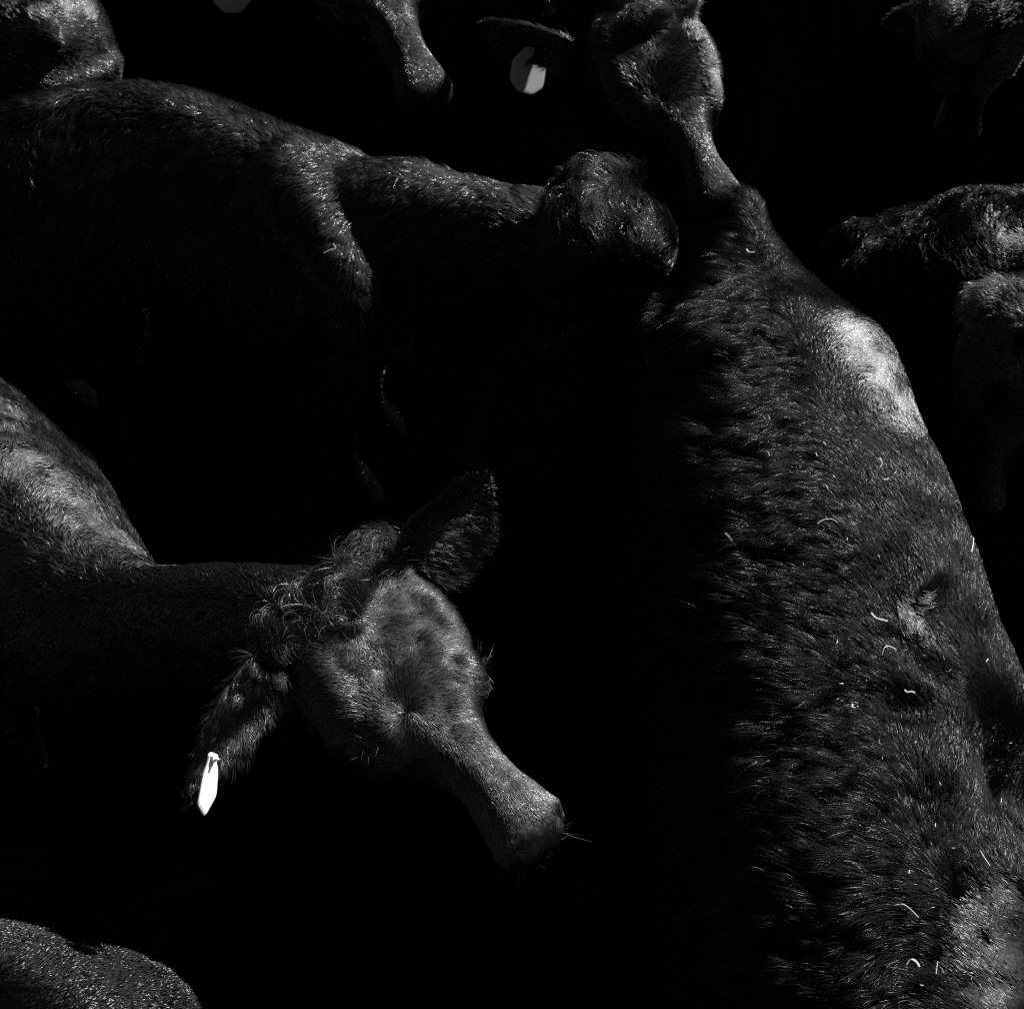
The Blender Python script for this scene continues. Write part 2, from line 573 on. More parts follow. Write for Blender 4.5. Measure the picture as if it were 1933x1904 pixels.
    def flow(s, P, N):
        """hair flow: backwards along the trunk and down the sides; on the head away from the whorls"""
        d = np.zeros_like(P)
        if s.top is not None:
            j = np.argmin(((P[:, None, :2] - s.cen[None, :, :2]) ** 2).sum(2), axis=1)
            d = -s.T[j] * .75
            rel = P - s.cen[j]
            sd = (rel * s.side[j]).sum(1)
            d = d + s.side[j] * (np.clip(sd / .12, -1, 1) * .55)[:, None] + np.array([0, 0, -.55])
        if s.head:
            h = s.head
            x, y, z = h.loc(P)
            # neck
            if hasattr(s, 'neckpts'):
                nb = nrm(s.neckpts[0] - s.neckpts[-1])
                dn = ((P[:, None] - s.neckpts[None]) ** 2).sum(2).min(1)
                wn = np.exp(-dn / .06)[:, None]
                d = d * (1 - wn) + (nb * .8 + np.array([0, 0, -.5])) * wn
            inh = 1 / (1 + np.exp(-(x + .10) * 40)) * (np.abs(y) < .5) * (z > -.7) * (x < 1.15)
            # forehead whorl at x .40 and poll whorl at x .06
            def radial(cx, cy):
                a, b = x - cx, y - cy
                r = np.sqrt(a * a + b * b) + 1e-4
                return a / r, b / r, r
            a1, b1, r1 = radial(.41, .09)
            a2, b2, r2 = radial(.07, .04)
            w1 = 1 / (r1 + .03) ** 2; w2 = .45 / (r2 + .03) ** 2
            # from whorl 1 the hair sweeps to the sides and towards the jaw, down the nose
            ux = (a1 * w1 + a2 * w2) / (w1 + w2); uy = (b1 * w1 + b2 * w2) / (w1 + w2)
            sw = .35
            ux, uy = ux * math.cos(sw) - uy * math.sin(sw) * .6, uy * math.cos(sw) + ux * math.sin(sw) * .6
            hd = h.U * ux[:, None] + h.S * uy[:, None] - h.N * .25
            dn = h.U * .35 - h.N * .8            # on the cheeks: down
            lowz = np.clip((-z - .12) / .15, 0, 1)[:, None]
            hd = hd * (1 - lowz) + dn * lowz
            d = d * (1 - inh[:, None]) + hd * inh[:, None]
        return d


def headlen(h, x, y, z, short, cheek, poll):
    """hair length over the head"""
    L = np.full(len(x), short)
    top = np.clip((.07 - x) / .12, 0, 1)
    L = L + (poll - short) * top
    side = np.clip((-z - .08) / .15, 0, 1) * np.clip((.62 - x) / .2, 0, 1)
    L = L + (cheek - short) * side * (1 - top)
    nose = np.clip((x - .5) / .25, 0, 1)
    L = L * (1 - nose) + short * .6 * nose
    return L


def coat(cow, n, body_len, short=.016, cheek=.03, poll=.05, rad=.0004, clump=.5, cell=.012, curlp=1.2, lift=.18, mat=None,
         lenfun=None, wave=.16, frizz=.09, wfreq=12., dirfun=None, liftfun=None, wfun=None, curlb=.15, k=6, lockvar=.35):
    V, Tr, N = cow.V, cow.Tr[:cow.nbody], cow.N
    if wfun is None and cow.head:
        def wfun(Pc):
            x, y, z = cow.head.loc(Pc)
            return np.where((x > -.15) & (x < 1.1) & (np.abs(y) < .35), 2.6 + 2.0 * (x > .5), 1.0)
    P, Nn = sample(V, Tr, N, n, wfun)
    D = cow.flow(P, Nn)
    if callable(lockvar): lockvar = lockvar(P)
    if dirfun is not None: D = dirfun(P, Nn, D)
    L = np.full(n, body_len); cl = np.full(n, clump); cu = np.full(n, curlb); lf = np.full(n, lift)
    if lenfun is not None: L = lenfun(P, Nn)
    r = np.full(n, rad)
    if cow.head:
        x, y, z = cow.head.loc(P)
        inh = (x > -.12) & (np.abs(y) < .36) & (z > -.6) & (x < 1.15)
        Lh = headlen(cow.head, x, y, z, short, cheek, poll)
        L = np.where(inh, Lh, L)
        top = np.clip((.06 - x) / .10, 0, 1) * inh
        cl = np.where(inh, .45 * (1 - np.clip((x - .4) / .2, 0, .9)) + .5 * top, cl); cu = np.where(inh, curlp * top, cu); lf = np.where(inh, .13 + .35 * top, lf)
    if liftfun is not None: lf = liftfun(P, Nn, lf)
    px, py, dz = project(P)
    low = (px < -160) | (px > 2090) | (py > 2080) | (py < -180) | ((Nn * nrms(CAMP - P)).sum(1) < -.35) 
    r = np.where(low & (P[:, 2] > .5), r * 4, r)
    pts, rr = grow(P, Nn, D, L, lift=lf, clump=cl, cell=cell, wave=wave, wfreq=wfreq, frizz=frizz, curl=cu, rad=r, k=k, lockvar=lockvar)
    res = [(pts, rr)]
    return res


def ear_coat(base, tip, V, Tr, N, n, length, rad, clump=.5, fringe=1.6, out=.3, cell=.012):
    base = np.asarray(base); U = nrm(np.asarray(tip) - base); Le = np.linalg.norm(np.asarray(tip) - base)
    P, Nn = sample(V, Tr, N, n)
    a = (P - base) @ U / Le
    ctr = base + U * (a * Le)[:, None]
    off = P - ctr; ol = np.linalg.norm(off, axis=1, keepdims=True)
    D = U * .8 + off / np.maximum(ol, .01) * out + np.array([0, 0, -.25])
    L = length * (1 + fringe * np.clip(ol[:, 0] / .045 - .35, 0, 1)) * np.clip(1.3 - a * .6, .5, 1.3)
    return grow(P, Nn, D, L, lift=.25, clump=clump, cell=cell, wave=.12, frizz=.12, rad=rad, curl=.1)


def join_coats(parent, lst, base, mat, name='coat'):
    pts = np.concatenate([a for a, _ in lst]); rr = np.concatenate([b for _, b in lst])
    pts = pts - base
    return make_coat(parent, None, pts, rr, mat, name)


def add_eyes(cow):
    h = cow.head
    for q in (-1, 1):
        c = h.w(.43, q * .205, -.165)
        g = Geo(); g.blob(c, np.array([h.U, h.S, h.N]), np.array([.045, .03, .038]) * h.L * 1.15)
        me = bpy.data.meshes.new('eye'); me.from_pydata([tuple(p) for p in np.vstack(g.v) - cow.base], [], g.f)
        me.polygons.foreach_set('use_smooth', [True] * len(me.polygons)); me.materials.append(M_EYE)
        o = bpy.data.objects.new('eye', me); link(o, cow.root)


def ear(cow, base, tip, face, width, cup=.45, n=3000, length=.014, rad=.0004, droop=0., **kw):
    k0 = cow.e.n; f0 = len(cow.e.f)
    ear_geo(cow.e, base, tip, face, width, cup, droop)
    V = cow.e.v[-1]; F = [tuple(i - k0 for i in f) for f in cow.e.f[f0:]]
    Tr = np.array([(f[0], f[i], f[i + 1]) for f in F for i in (1, 2)])
    N = vert_normals(V, Tr)
    return ear_coat(base, tip, V, Tr, N, n, length, rad, **kw)


def ear_tag(c, up, nrmv, wd, ht, mat, label, shape='hexa', stud=True, group='ear tags'):
    """flexible ear tag: plate with tapered neck, and a stud button; c = stud position, up = from plate to stud"""
    c = np.asarray(c, float); up = nrm(up); n = nrm(np.asarray(nrmv) - np.dot(nrmv, up) * up); s = np.cross(up, n)
    root = bpy.data.objects.new('ear_tag', None); C.collection.objects.link(root); root.location = tuple(c)
    tag_obj(root, label, 'ear tag', group)
    if shape == 'hexa':
        prof = [(-.16, .06), (.16, .06), (.5, -.32), (.5, -.78), (.22, -1.0), (-.22, -1.0), (-.5, -.78), (-.5, -.32)]
    else:
        prof = [(-.12, .06), (.12, .06), (.42, -.3), (.5, -.74), (.06, -1.0), (-.06, -1.0), (-.5, -.74), (-.42, -.3)]
    th = .0011
    for _ in range(2):
        pr = []
        for i in range(len(prof)):
            x0, y0 = prof[i]; x1, y1 = prof[(i + 1) % len(prof)]
            c_ = .12
            pr += [(x0 * (1 - c_) + x1 * c_, y0 * (1 - c_) + y1 * c_), (x0 * c_ + x1 * (1 - c_), y0 * c_ + y1 * (1 - c_))]
        prof = pr
    nseg = len(prof)
    V = []; 
    rings = 3
    for sgn in (1, -1):
        for x, y in prof:
            bend = .02 * x * x * wd * 2
            V.append(s * x * wd + up * y * ht + n * (sgn * th + bend))
    # inset front ring for a rounded rim
    for x, y in prof:
        x2, y2 = x * .9, -.45 + (y + .45) * .93
        V.append(s * x2 * wd + up * y2 * ht + n * (th * 1.9 + .02 * x2 * x2 * wd * 2))
    F = []
    for i in range(nseg):
        j = (i + 1) % nseg
        F.append((i, nseg + i, nseg + j, j)); F.append((i, j, 2 * nseg + j, 2 * nseg + i))
    F.append(tuple(range(2 * nseg, 3 * nseg))); F.append(tuple(range(2 * nseg - 1, nseg - 1, -1)))
    me = bpy.data.meshes.new('plate'); me.from_pydata([tuple(v) for v in V], [], F); me.materials.append(mat)
    link(bpy.data.objects.new('plate', me), root)
    if stud:
        g = Geo()
        g.tube([n * -.004, n * .007], [.0065, .0065], [.0065, .0065], s, seg=12)
        g.tube([n * .006, n * .013], [.004, .0022], [.004, .0022], s, seg=10)
        me = g.mesh('button'); me.materials.append(mat); link(bpy.data.objects.new('button', me), root)
    return root


UPC = -FWD      # towards the camera

# ================================================================== ground
gm, t, b = mat_base('black_mud')
n1 = t.nodes.new('ShaderNodeTexNoise'); n1.inputs['Scale'].default_value = 3; n1.inputs['Detail'].default_value = 8
rp = t.nodes.new('ShaderNodeValToRGB'); rp.color_ramp.elements[0].color = (.0001, .0001, .0001, 1); rp.color_ramp.elements[1].color = (.0004, .0004, .0004, 1)
t.links.new(n1.outputs[0], rp.inputs[0]); t.links.new(rp.outputs[0], b.inputs['Base Color'])
b.inputs['Roughness'].default_value = 1; b.inputs['Specular IOR Level'].default_value = 0.0
bp = t.nodes.new('ShaderNodeBump'); bp.inputs['Strength'].default_value = .6; bp.inputs['Distance'].default_value = .05
n2 = t.nodes.new('ShaderNodeTexNoise'); n2.inputs['Scale'].default_value = 9; n2.inputs['Detail'].default_value = 6
t.links.new(n2.outputs[0], bp.inputs['Height']); t.links.new(bp.outputs[0], b.inputs['Normal'])
gx = np.linspace(-1, 1, 121); gx = np.sign(gx) * (np.abs(gx) ** 3 * 148 + np.abs(gx) * 4)
X, Y = np.meshgrid(gx, gx + 2)
P = np.stack([X.ravel(), Y.ravel(), np.zeros(X.size)], 1)
P[:, 2] = vnoise(P, 3.1, 1) * .012 + vnoise(P, 9, 2) * .005 - .012
F = [(i * 121 + j, i * 121 + j + 1, (i + 1) * 121 + j + 1, (i + 1) * 121 + j) for i in range(120) for j in range(120)]
me = bpy.data.meshes.new('ground'); me.from_pydata([tuple(p) for p in P], [], F); me.materials.append(gm)
me.polygons.foreach_set('use_smooth', [True] * len(F))
o = bpy.data.objects.new('ground', me); link(o); o['kind'] = 'structure'; o['label'] = 'black trodden mud under the herd'


def gen_head(cow, P, M, N, L=.48, **kw):
    cow.head = Head(P, M, N, L)
    return cow.head


def std_head(cow, front, heading, side_turn=0., low=.0, L=.47):
    """off-frame neck and head for animals whose front end the photograph cuts off"""
    hd = nrm(heading)
    top = front
    P = top + hd * .42 + np.array([0, 0, -.05 - low])
    M = P + nrm(hd * .7 + np.array([0, 0, -.75])) * L
    cow.neck([top - hd * .22 + [0, 0, -.34], top + hd * .05 + [0, 0, -.2], top + hd * .25 + [0, 0, -.17 - low * .6], P + [0, 0, -.10]],
             [.17, .14, .11, .09], [.23, .19, .15, .12])
    cow.head = Head(P, M, hd + np.array([0, 0, .9]), L)


def sheen(cow, spots, n, L=.013, rad=.0004, mat=None):
    """extra strands laid flat to catch the sun, added as highlights on the coat; spots = (px, py, radius)"""
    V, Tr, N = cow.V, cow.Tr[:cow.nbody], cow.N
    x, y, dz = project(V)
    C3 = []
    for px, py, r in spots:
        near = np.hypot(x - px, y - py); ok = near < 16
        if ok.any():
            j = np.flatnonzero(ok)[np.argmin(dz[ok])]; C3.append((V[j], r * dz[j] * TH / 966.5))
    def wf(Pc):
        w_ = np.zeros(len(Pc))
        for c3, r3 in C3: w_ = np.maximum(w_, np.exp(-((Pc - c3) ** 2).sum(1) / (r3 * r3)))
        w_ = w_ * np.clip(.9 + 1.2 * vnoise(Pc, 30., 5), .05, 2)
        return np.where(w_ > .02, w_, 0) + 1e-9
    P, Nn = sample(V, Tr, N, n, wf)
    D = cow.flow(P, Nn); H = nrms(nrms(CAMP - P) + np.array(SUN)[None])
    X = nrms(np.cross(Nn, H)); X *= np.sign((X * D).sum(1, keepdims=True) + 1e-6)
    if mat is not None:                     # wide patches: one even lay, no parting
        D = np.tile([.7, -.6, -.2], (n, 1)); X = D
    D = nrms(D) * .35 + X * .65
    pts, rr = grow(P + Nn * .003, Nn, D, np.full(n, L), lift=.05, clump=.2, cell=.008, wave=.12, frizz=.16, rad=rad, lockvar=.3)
    return join_coats(cow.root, [(pts, rr)], cow.base, mat or M_HAIR_SHEEN)


COWS = {}
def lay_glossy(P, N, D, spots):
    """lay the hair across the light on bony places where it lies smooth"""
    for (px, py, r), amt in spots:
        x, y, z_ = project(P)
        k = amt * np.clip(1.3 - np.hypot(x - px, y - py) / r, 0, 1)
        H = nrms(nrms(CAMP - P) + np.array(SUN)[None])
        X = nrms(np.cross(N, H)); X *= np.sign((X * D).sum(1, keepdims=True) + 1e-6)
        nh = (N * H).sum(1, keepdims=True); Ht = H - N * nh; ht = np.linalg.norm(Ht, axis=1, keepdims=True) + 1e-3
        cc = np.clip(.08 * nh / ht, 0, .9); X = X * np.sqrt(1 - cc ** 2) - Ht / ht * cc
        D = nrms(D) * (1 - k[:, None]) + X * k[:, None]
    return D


# ================================================================== A: long-haired animal on the right, rump at the top
a = Cow(at(1560, 1000, 0.6), 'long-haired black cow filling the right side, back dotted with straw flecks', .011)
topA = [at(1408, 392, 1.10), at(1432, 450, 1.16), at(1468, 560, 1.20), at(1500, 680, 1.22), at(1550, 850, 1.22), at(1620, 1100, 1.20),
        at(1670, 1350, 1.20), at(1730, 1600, 1.22), at(1800, 1850, 1.24), at(1850, 2020, 1.20)]
wA = ([0, .04, .10, .17, .27, .40, .55, .68, .80, .92, 1.0],
      [.045, .085, .155, .215, .265, .31, .33, .335, .335, .28, .15])
a.torso(topA, 1.0, w=wA, d=[.05, .12, .20, .26, .30, .33, .35, .36, .36, .30, .18], pinch=.0, power=2.7)
hdA = nrm((topA[-1] - topA[-3]) * [1, 1, 0])
std_head(a, topA[-1], hdA, low=.25)
a.bumps += [(at(1660, 690, 1.12), (.06, .13, .08), .03),        # hook bone
                        (at(1915, 1530, 1.02), (.08, .10, .18), -.15),      # hollow behind the shoulder
            (at(1900, 1800, 1.1), (.12, .16, .2), .015),
            (at(1870, 1370, 1.0), (.1, .12, .2), .02)]
e1 = ear(a, a.head.w(.0, .17, -.05), a.head.w(-.05, .5, -.1), a.head.U, .09, n=600, rad=.001)
a.ridge([(1690, 1170), (1730, 1110), (1770, 1080)], .03, .006, 5)
a.ridge([(1690, 1190), (1740, 1240), (1800, 1290)], .022, -.005, 7)
a.ridge([(1720, 1180), (1790, 1250)], .02, .004, 5)
a.ridge([(1600, 1300), (1680, 1330), (1760, 1330)], .035, -.010, 5)
a.finish()
COWS['A'] = a


def splineA(P):
    ys = topA
    tx = np.array([p[1] for p in ys][::-1]); xx = np.array([p[0] for p in ys][::-1])
    return P[:, 0] - np.interp(P[:, 1], tx, xx)


def lenA(P, N):
    s_ = splineA(P)
    left = np.clip(-s_ / .12 + .5, 0, 1)
    sh = np.clip((P[:, 1] - 1.95) / .3, 0, 1)             # rump shorter
    return (.015 + .062 * left * (1 - .45 * sh) + .010 * np.clip(vnoise(P, 9, 8), 0, 1)
            + .012 * np.clip((P[:, 1] - 2.25) / .2, 0, 1))


def liftA(P, N, lf):
    s_ = splineA(P)
    lf = .14 + .34 * np.clip(-s_ / .12 + .5, 0, 1)
    x, y, z_ = project(P)
    for px, py, r in ((1640, 650, 70), (1680, 710, 75), (1715, 765, 60)):
        k = np.clip(1.4 - np.hypot(x - px, y - py) / r, 0, 1); lf = lf * (1 - k) + .03 * k
    return lf


def dirA(P, N, D):
    s_ = splineA(P)
    left = np.clip(-s_ / .10 + .5, 0, 1)[:, None]
    sd = np.array([-.8, .35, -.25])
    D2 = sd[None] + vnoise3(P, 5, 91) * .45
    D1 = np.array([.25, .5, -.3])[None] + vnoise3(P, 6, 93) * .5
    D = D2 * left + D1 * (1 - left)
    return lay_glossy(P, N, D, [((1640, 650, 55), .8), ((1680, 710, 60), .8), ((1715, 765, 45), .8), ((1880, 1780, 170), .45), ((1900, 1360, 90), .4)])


lst = coat(a, 500000, .03, rad=.00031, clump=.65, cell=.010, lift=.45, lenfun=lenA, dirfun=dirA, liftfun=liftA, wave=.2, frizz=.12, wfreq=14, curlb=.3, lockvar=lambda P: .3 + .75 * np.clip(-splineA(P) / .12 + .5, 0, 1))
lst.append(e1)
join_coats(a.root, lst, a.base, M_HAIR_DUSTY)
sheen(a, [(1620, 620, 40), (1650, 665, 48), (1680, 710, 50), (1712, 755, 42), (1735, 790, 26)], 8500, rad=.00034)
sheen(a, [(1725, 1150, 16), (1750, 1130, 16), (1735, 1180, 12)], 420, L=.02, rad=.00034)
sheen(a, [(1900, 1680, 26), (1850, 1740, 42), (1910, 1760, 55), (1850, 1830, 50), (1910, 1860, 60)], 10000, L=.011, rad=.0003, mat=M_HAIR)
print('A', time.time() - T0)

# ================================================================== B: head turned to the camera, lower centre
b_ = Cow(at(100, 1000, .6), 'black cow at lower left centre, whorled face up, white tag in drooping ear', .0075)
PB, MB = at(655, 1128, 1.41), at(1056, 1592, 1.26)
b_.head = Head(PB, MB, np.array([.30, -.24, .92]), .505)
topB = [at(-1350, 330, 1.20), at(-1100, 400, 1.24), at(-700, 560, 1.27), at(-320, 690, 1.28), at(-60, 865, 1.26), at(90, 1060, 1.20)]
b_.torso(topB, 1.06)
b_.neck([at(20, 1030, 1.04), at(160, 1150, 1.09), at(320, 1185, 1.16), at(470, 1180, 1.25), at(620, 1185, 1.32), b_.head.w(.08, 0, -.2)],
        [.22, .162, .082, .070, .085, .08], [.26, .21, .17, .14, .11, .09])
b_.bumps += [(at(30, 800, 1.22), (.05, .05, .05), .012), (at(40, 840, 1.2), (.04, .02, .04), -.012)]
h = b_.head
b_.ridge([(752, 1235), (775, 1215), (795, 1205)], .008, -.003, 5)
er1b, er1t = at(782, 1068, 1.38), at(922, 893, 1.47)
er2b, er2t = at(508, 1255, 1.38), at(352, 1515, 1.31)
ec1 = ear(b_, er1b, er1t, np.array([.8, -.1, .6]), .145, cup=.45, n=9000, length=.010, rad=.0003, fringe=1.2, out=1.3)
ec2 = ear(b_, er2b, er2t, np.array([.45, -.4, .8]), .078, cup=.35, n=9000, length=.019, rad=.00032, fringe=1.6, out=.35, clump=.7, cell=.02)
b_.finish(8)
add_eyes(b_)
COWS['B'] = b_


def lenB(P, N):
    return .016 + .028 * np.clip((1.12 - P[:, 2]) / .15, 0, 1) + .012 * np.clip(vnoise(P, 8, 5), 0, 1)


def wB(P):
    x, y, z = h.loc(P)
    inh = (x > -.15) & (x < 1.1) & (np.abs(y) < .35)
    return np.where(inh, 2.6 + 2.2 * (x > .5), 1.0)


lst = coat(b_, 290000, .02, short=.019, cheek=.045, poll=.062, rad=.00036, clump=.5, cell=.007, lockvar=.7, lift=.18, lenfun=lenB, wfun=wB, frizz=.18, wave=.12, k=7, curlp=1.6)
lst = [(p, r) for p, r in lst]
lst7 = [ (np.stack([np.stack([np.interp(np.linspace(0,1,7), np.linspace(0,1,6), e[0][i,:,c]) for c in range(3)],1) for i in range(len(e[0]))]), np.stack([np.interp(np.linspace(0,1,7), np.linspace(0,1,6), e[1][i]) for i in range(len(e[1]))])) for e in (ec1, ec2)]
lst.append(lst7[0])
join_coats(b_.root, [lst7[1]], b_.base, M_HAIR)


def wisps(n, c, spread, d, L, rad, curl=.3, k=7, fan=.3):
    c = np.asarray(c); P = c + rng.normal(0, spread, (n, 3)); D = nrms(nrm(d) + rng.normal(0, fan, (n, 3)))
    B = nrms(np.cross(D, rng.normal(0, 1, (n, 3))))
    pts = np.zeros((n, k, 3)); pts[:, 0] = P; cur = P
    Ls = L * rng.uniform(.5, 1.2, n)[:, None]; cr = curl * rng.uniform(.4, 1.4, n)[:, None]
    for i in range(1, k):
        a_ = cr * i
        cur = cur + (D * np.cos(a_) + B * np.sin(a_)) * Ls / (k - 1)
        pts[:, i] = cur
    rr = np.ones((n, k)) * rad * np.interp(np.arange(k) / (k - 1), [0, .6, 1], [1, .8, .2])
    return pts, rr


for cx, cy, cz, d, nn, cu, L in ((.02, .10, .02, (-.6, .6, .5), 160, .42, .085), (-.02, .16, .0, (-.2, .9, .3), 90, .45, .06),
                              (-.04, -.06, .02, (-.9, .1, .3), 200, .40, .08), (.0, -.18, -.02, (-.7, -.5, .1), 200, .35, .08)):
    lst.append(wisps(nn, h.w(cx, cy, cz), .012, d, L, .00032, cu))
for q, (vx, vy) in ((1, (940, 1225)), (-1, (735, 1440))):
    base = h.w(.42, q * .215, -.09)
    lst.append(wisps(26, base, .006, h.S * q + h.U * -.1 + h.N * .1, .045, .0004, .12, fan=.35))
for q in (-1, 1):
    lst.append(wisps(40, h.w(.98, q * .06, -.18), .012, h.U * .3 - h.N * .8 + h.S * q * .4, .05, .0003, .08, fan=.4))
join_coats(b_.root, lst, b_.base, M_HAIR_GLOSSY)
sheen(b_, [(20, 765, 36), (60, 870, 42), (110, 910, 45), (170, 960, 50), (230, 1010, 48), (290, 1055, 34)], 7000, rad=.00034)
print('B', time.time() - T0)

# the open lit side of the ear tag
tagp = at(400, 1428, 1.385)
ear_tag(tagp, at(388, 1428, 1.385) - at(374, 1540, 1.31), np.array([.85, -.15, .5]), .045, .098, M_TAG,
        'bright white ear tag with a stud, in the drooping ear of the whorl-faced cow', 'point')

# ================================================================== C: upper left animal walking right
c = Cow(at(600, 400, .6), 'black cow crossing the upper left, back ridge lit, curly head to the right', .012)
PC = at(1203, 410, 1.14)
MC = PC + nrm([-.32, -.10, -.95]) * .45
c.head = Head(PC, MC, np.array([.93, -.1, -.3]), .44)
topC = [at(-130, 330, 1.02), at(-60, 265, 1.12), at(60, 200, 1.19), at(210, 162, 1.22), at(400, 222, 1.19), at(540, 270, 1.17), at(650, 316, 1.13), at(715, 370, 1.05)]
c.torso(topC, .88, pinch=.5, power=2.0, w=([0, .06, .16, .32, .5, .68, .82, .93, 1.0], [.06, .12, .19, .22, .25, .25, .235, .20, .14]), d=[.06, .15, .24, .27, .31, .32, .32, .31, .24])
c.neck([at(560, 430, .96), at(760, 440, 1.01), at(920, 440, 1.05), at(1060, 440, 1.06), at(1200, 440, 1.08)], [.12, .12, .088, .082, .085], [.14, .175, .13, .11, .1])
c.g.blob(PC + np.array([0., -.01, -.08]), np.eye(3), (.095, .10, .095))
c.g.tube([at(535, 330, 1.08), at(605, 430, 1.04), at(652, 525, 1.0), at(664, 610, .93), at(650, 670, .8)], [.11, .11, .085, .06, .045], [.12, .12, .09, .06, .045], np.array([1., 0, 0]), seg=16)
c.bumps += [(at(600, 420, .95), (.10, .1, .16), .05)]
ecs = [ear(c, at(1085, 470, 1.08), at(965, 405, 1.02), np.array([-.2, -.8, -.2]), .10, n=2500, length=.018, rad=.0006, cup=.5),
       ear(c, at(1180, 385, 1.14), at(1130, 335, 1.14), np.array([.2, .5, .5]), .07, n=1200, length=.018, rad=.0006)]
c.finish()
lst = coat(c, 180000, .035, poll=.075, rad=.0006, clump=.6, cell=.014, lift=.35, wave=.3, frizz=.14, wfreq=9, curlp=1.0)
join_coats(c.root, lst + ecs, c.base, M_HAIR_SOFT)
ear_tag(at(1040, 440, 1.00), at(1040, 440, 1.0) - at(1005, 510, .93), np.array([-.1, -.8, .5]), .075, .085, M_TAG_SHADED,
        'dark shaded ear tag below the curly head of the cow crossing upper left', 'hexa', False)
print('C', time.time() - T0)

# ================================================================== D: top centre head pointing down
d = Cow(at(1150, -200, .6), 'black cow at top centre, its muzzle touching the rump of the long-haired cow', .009)
PD, MD = at(1222, 42, 1.30), at(1366, 378, 1.13)
d.head = Head(PD, MD, UPC + np.array([.05, 0, 0]), None)
topD = [at(500, -1500, 1.15), at(650, -1200, 1.2), at(850, -800, 1.2), at(1000, -500, 1.2), at(1080, -300, 1.18)]
d.torso(topD, .95)
d.neck([at(1060, -330, 1.0), at(1110, -220, 1.08), at(1160, -110, 1.12), at(1195, -20, 1.15), d.head.w(.08, 0, -.2)], [.19, .13, .1, .09, .08], [.25, .2, .15, .12, .1])
ecs = [ear(d, at(1075, 95, 1.24), at(905, 45, 1.17), np.array([-.05, -.9, .25]), .09, n=3500, length=.015, rad=.0005, cup=.9),
       ear(d, at(1285, 5, 1.24), at(1330, -120, 1.22), np.array([.7, -.3, .4]), .1, n=2500, length=.013, rad=.0005)]
d.finish(8)
add_eyes(d)
lst = coat(d, 110000, .025, short=.015, cheek=.03, poll=.045, rad=.0005, clump=.5, lift=.18)
join_coats(d.root, lst + ecs, d.base, M_HAIR_SOFT)
ear_tag(at(1003, 95, 1.19), at(1003, 95, 1.19) - at(988, 190, 1.12), np.array([.3, -.75, .5]), .085, .10, M_TAG_SHADED,
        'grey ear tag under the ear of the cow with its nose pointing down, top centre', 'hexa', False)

sheen(d, [(1312, 35, 13), (1325, 60, 13), (1338, 85, 13), (1350, 110, 13), (1356, 130, 13), (1361, 150, 13), (1365, 175, 12), (1363, 200, 10)], 1300, rad=.0004)

# ================================================================== E: head left of D, muzzle tip down right
e = Cow(at(500, -400, .6), 'black cow whose lit nose comes in from the top edge between the two ear tags', .009)
PE, ME = at(655, -185, 1.32), at(822, 178, 1.10)
e.head = Head(PE, ME, UPC + np.array([.3, 0, 0]), None)
topE = [at(-100, -1800, 1.15), at(50, -1500, 1.2), at(250, -1100, 1.2), at(400, -800, 1.2), at(500, -560, 1.18)]
e.torso(topE, .95)
e.neck([at(500, -560, 1.0), at(560, -440, 1.08), at(610, -330, 1.12), at(645, -240, 1.15), e.head.w(.08, 0, -.2)], [.19, .13, .1, .09, .08], [.25, .2, .15, .12, .1])
ecs = [ear(e, at(540, -130, 1.26), at(380, -150, 1.2), np.array([.25, -.45, .75]), .095, n=1500, length=.013, rad=.0006, cup=.55),
       ear(e, at(735, -220, 1.26), at(790, -340, 1.24), np.array([.7, -.3, .4]), .1, n=1500, length=.013, rad=.0006)]
e.finish(8)
add_eyes(e)
lst = coat(e, 90000, .02, short=.012, cheek=.022, poll=.045, rad=.0005, clump=.4, lift=.28)
join_coats(e.root, lst + ecs, e.base, M_HAIR_SOFT)
ear_tag(at(432, -75, 1.2), np.array([.0, .45, .9]), np.array([.25, -.75, .6]), .095, .125, M_TAG_SHADED,
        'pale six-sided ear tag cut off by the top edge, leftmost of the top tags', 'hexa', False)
print('DE', time.time() - T0)


# ================================================================== F: rump in the top left corner
f = Cow(at(-100, 0, .6), 'short-haired black cow in the top left corner with folded, bony hindquarters', .012)
topF = [at(100, 60, 1.08), at(78, 30, 1.2), at(0, 10, 1.28), at(-180, 0, 1.3), at(-400, 0, 1.28), at(-800, -30, 1.27), at(-1000, -40, 1.2)]
f.torso([p + np.array([0, .10, 0]) for p in topF], .82)
std_head(f, topF[-1], nrm((topF[-1] - topF[-3]) * [1, 1, 0]), low=.2)
f.ridge([(30, 52), (100, 70), (130, 78)], .03, .010, 6)
for k_ in range(5): f.ridge([(5 + k_ * 26, 8)], .022, .008, 1)
f.finish()
lst = coat(f, 120000, .014, rad=.0007, clump=.15, lift=.25)
join_coats(f.root, lst, f.base, M_HAIR_SOFT)
sheen(f, [(20, 5, 18), (80, 8, 18), (140, 10, 18), (180, 12, 16)], 1600, rad=.0006)

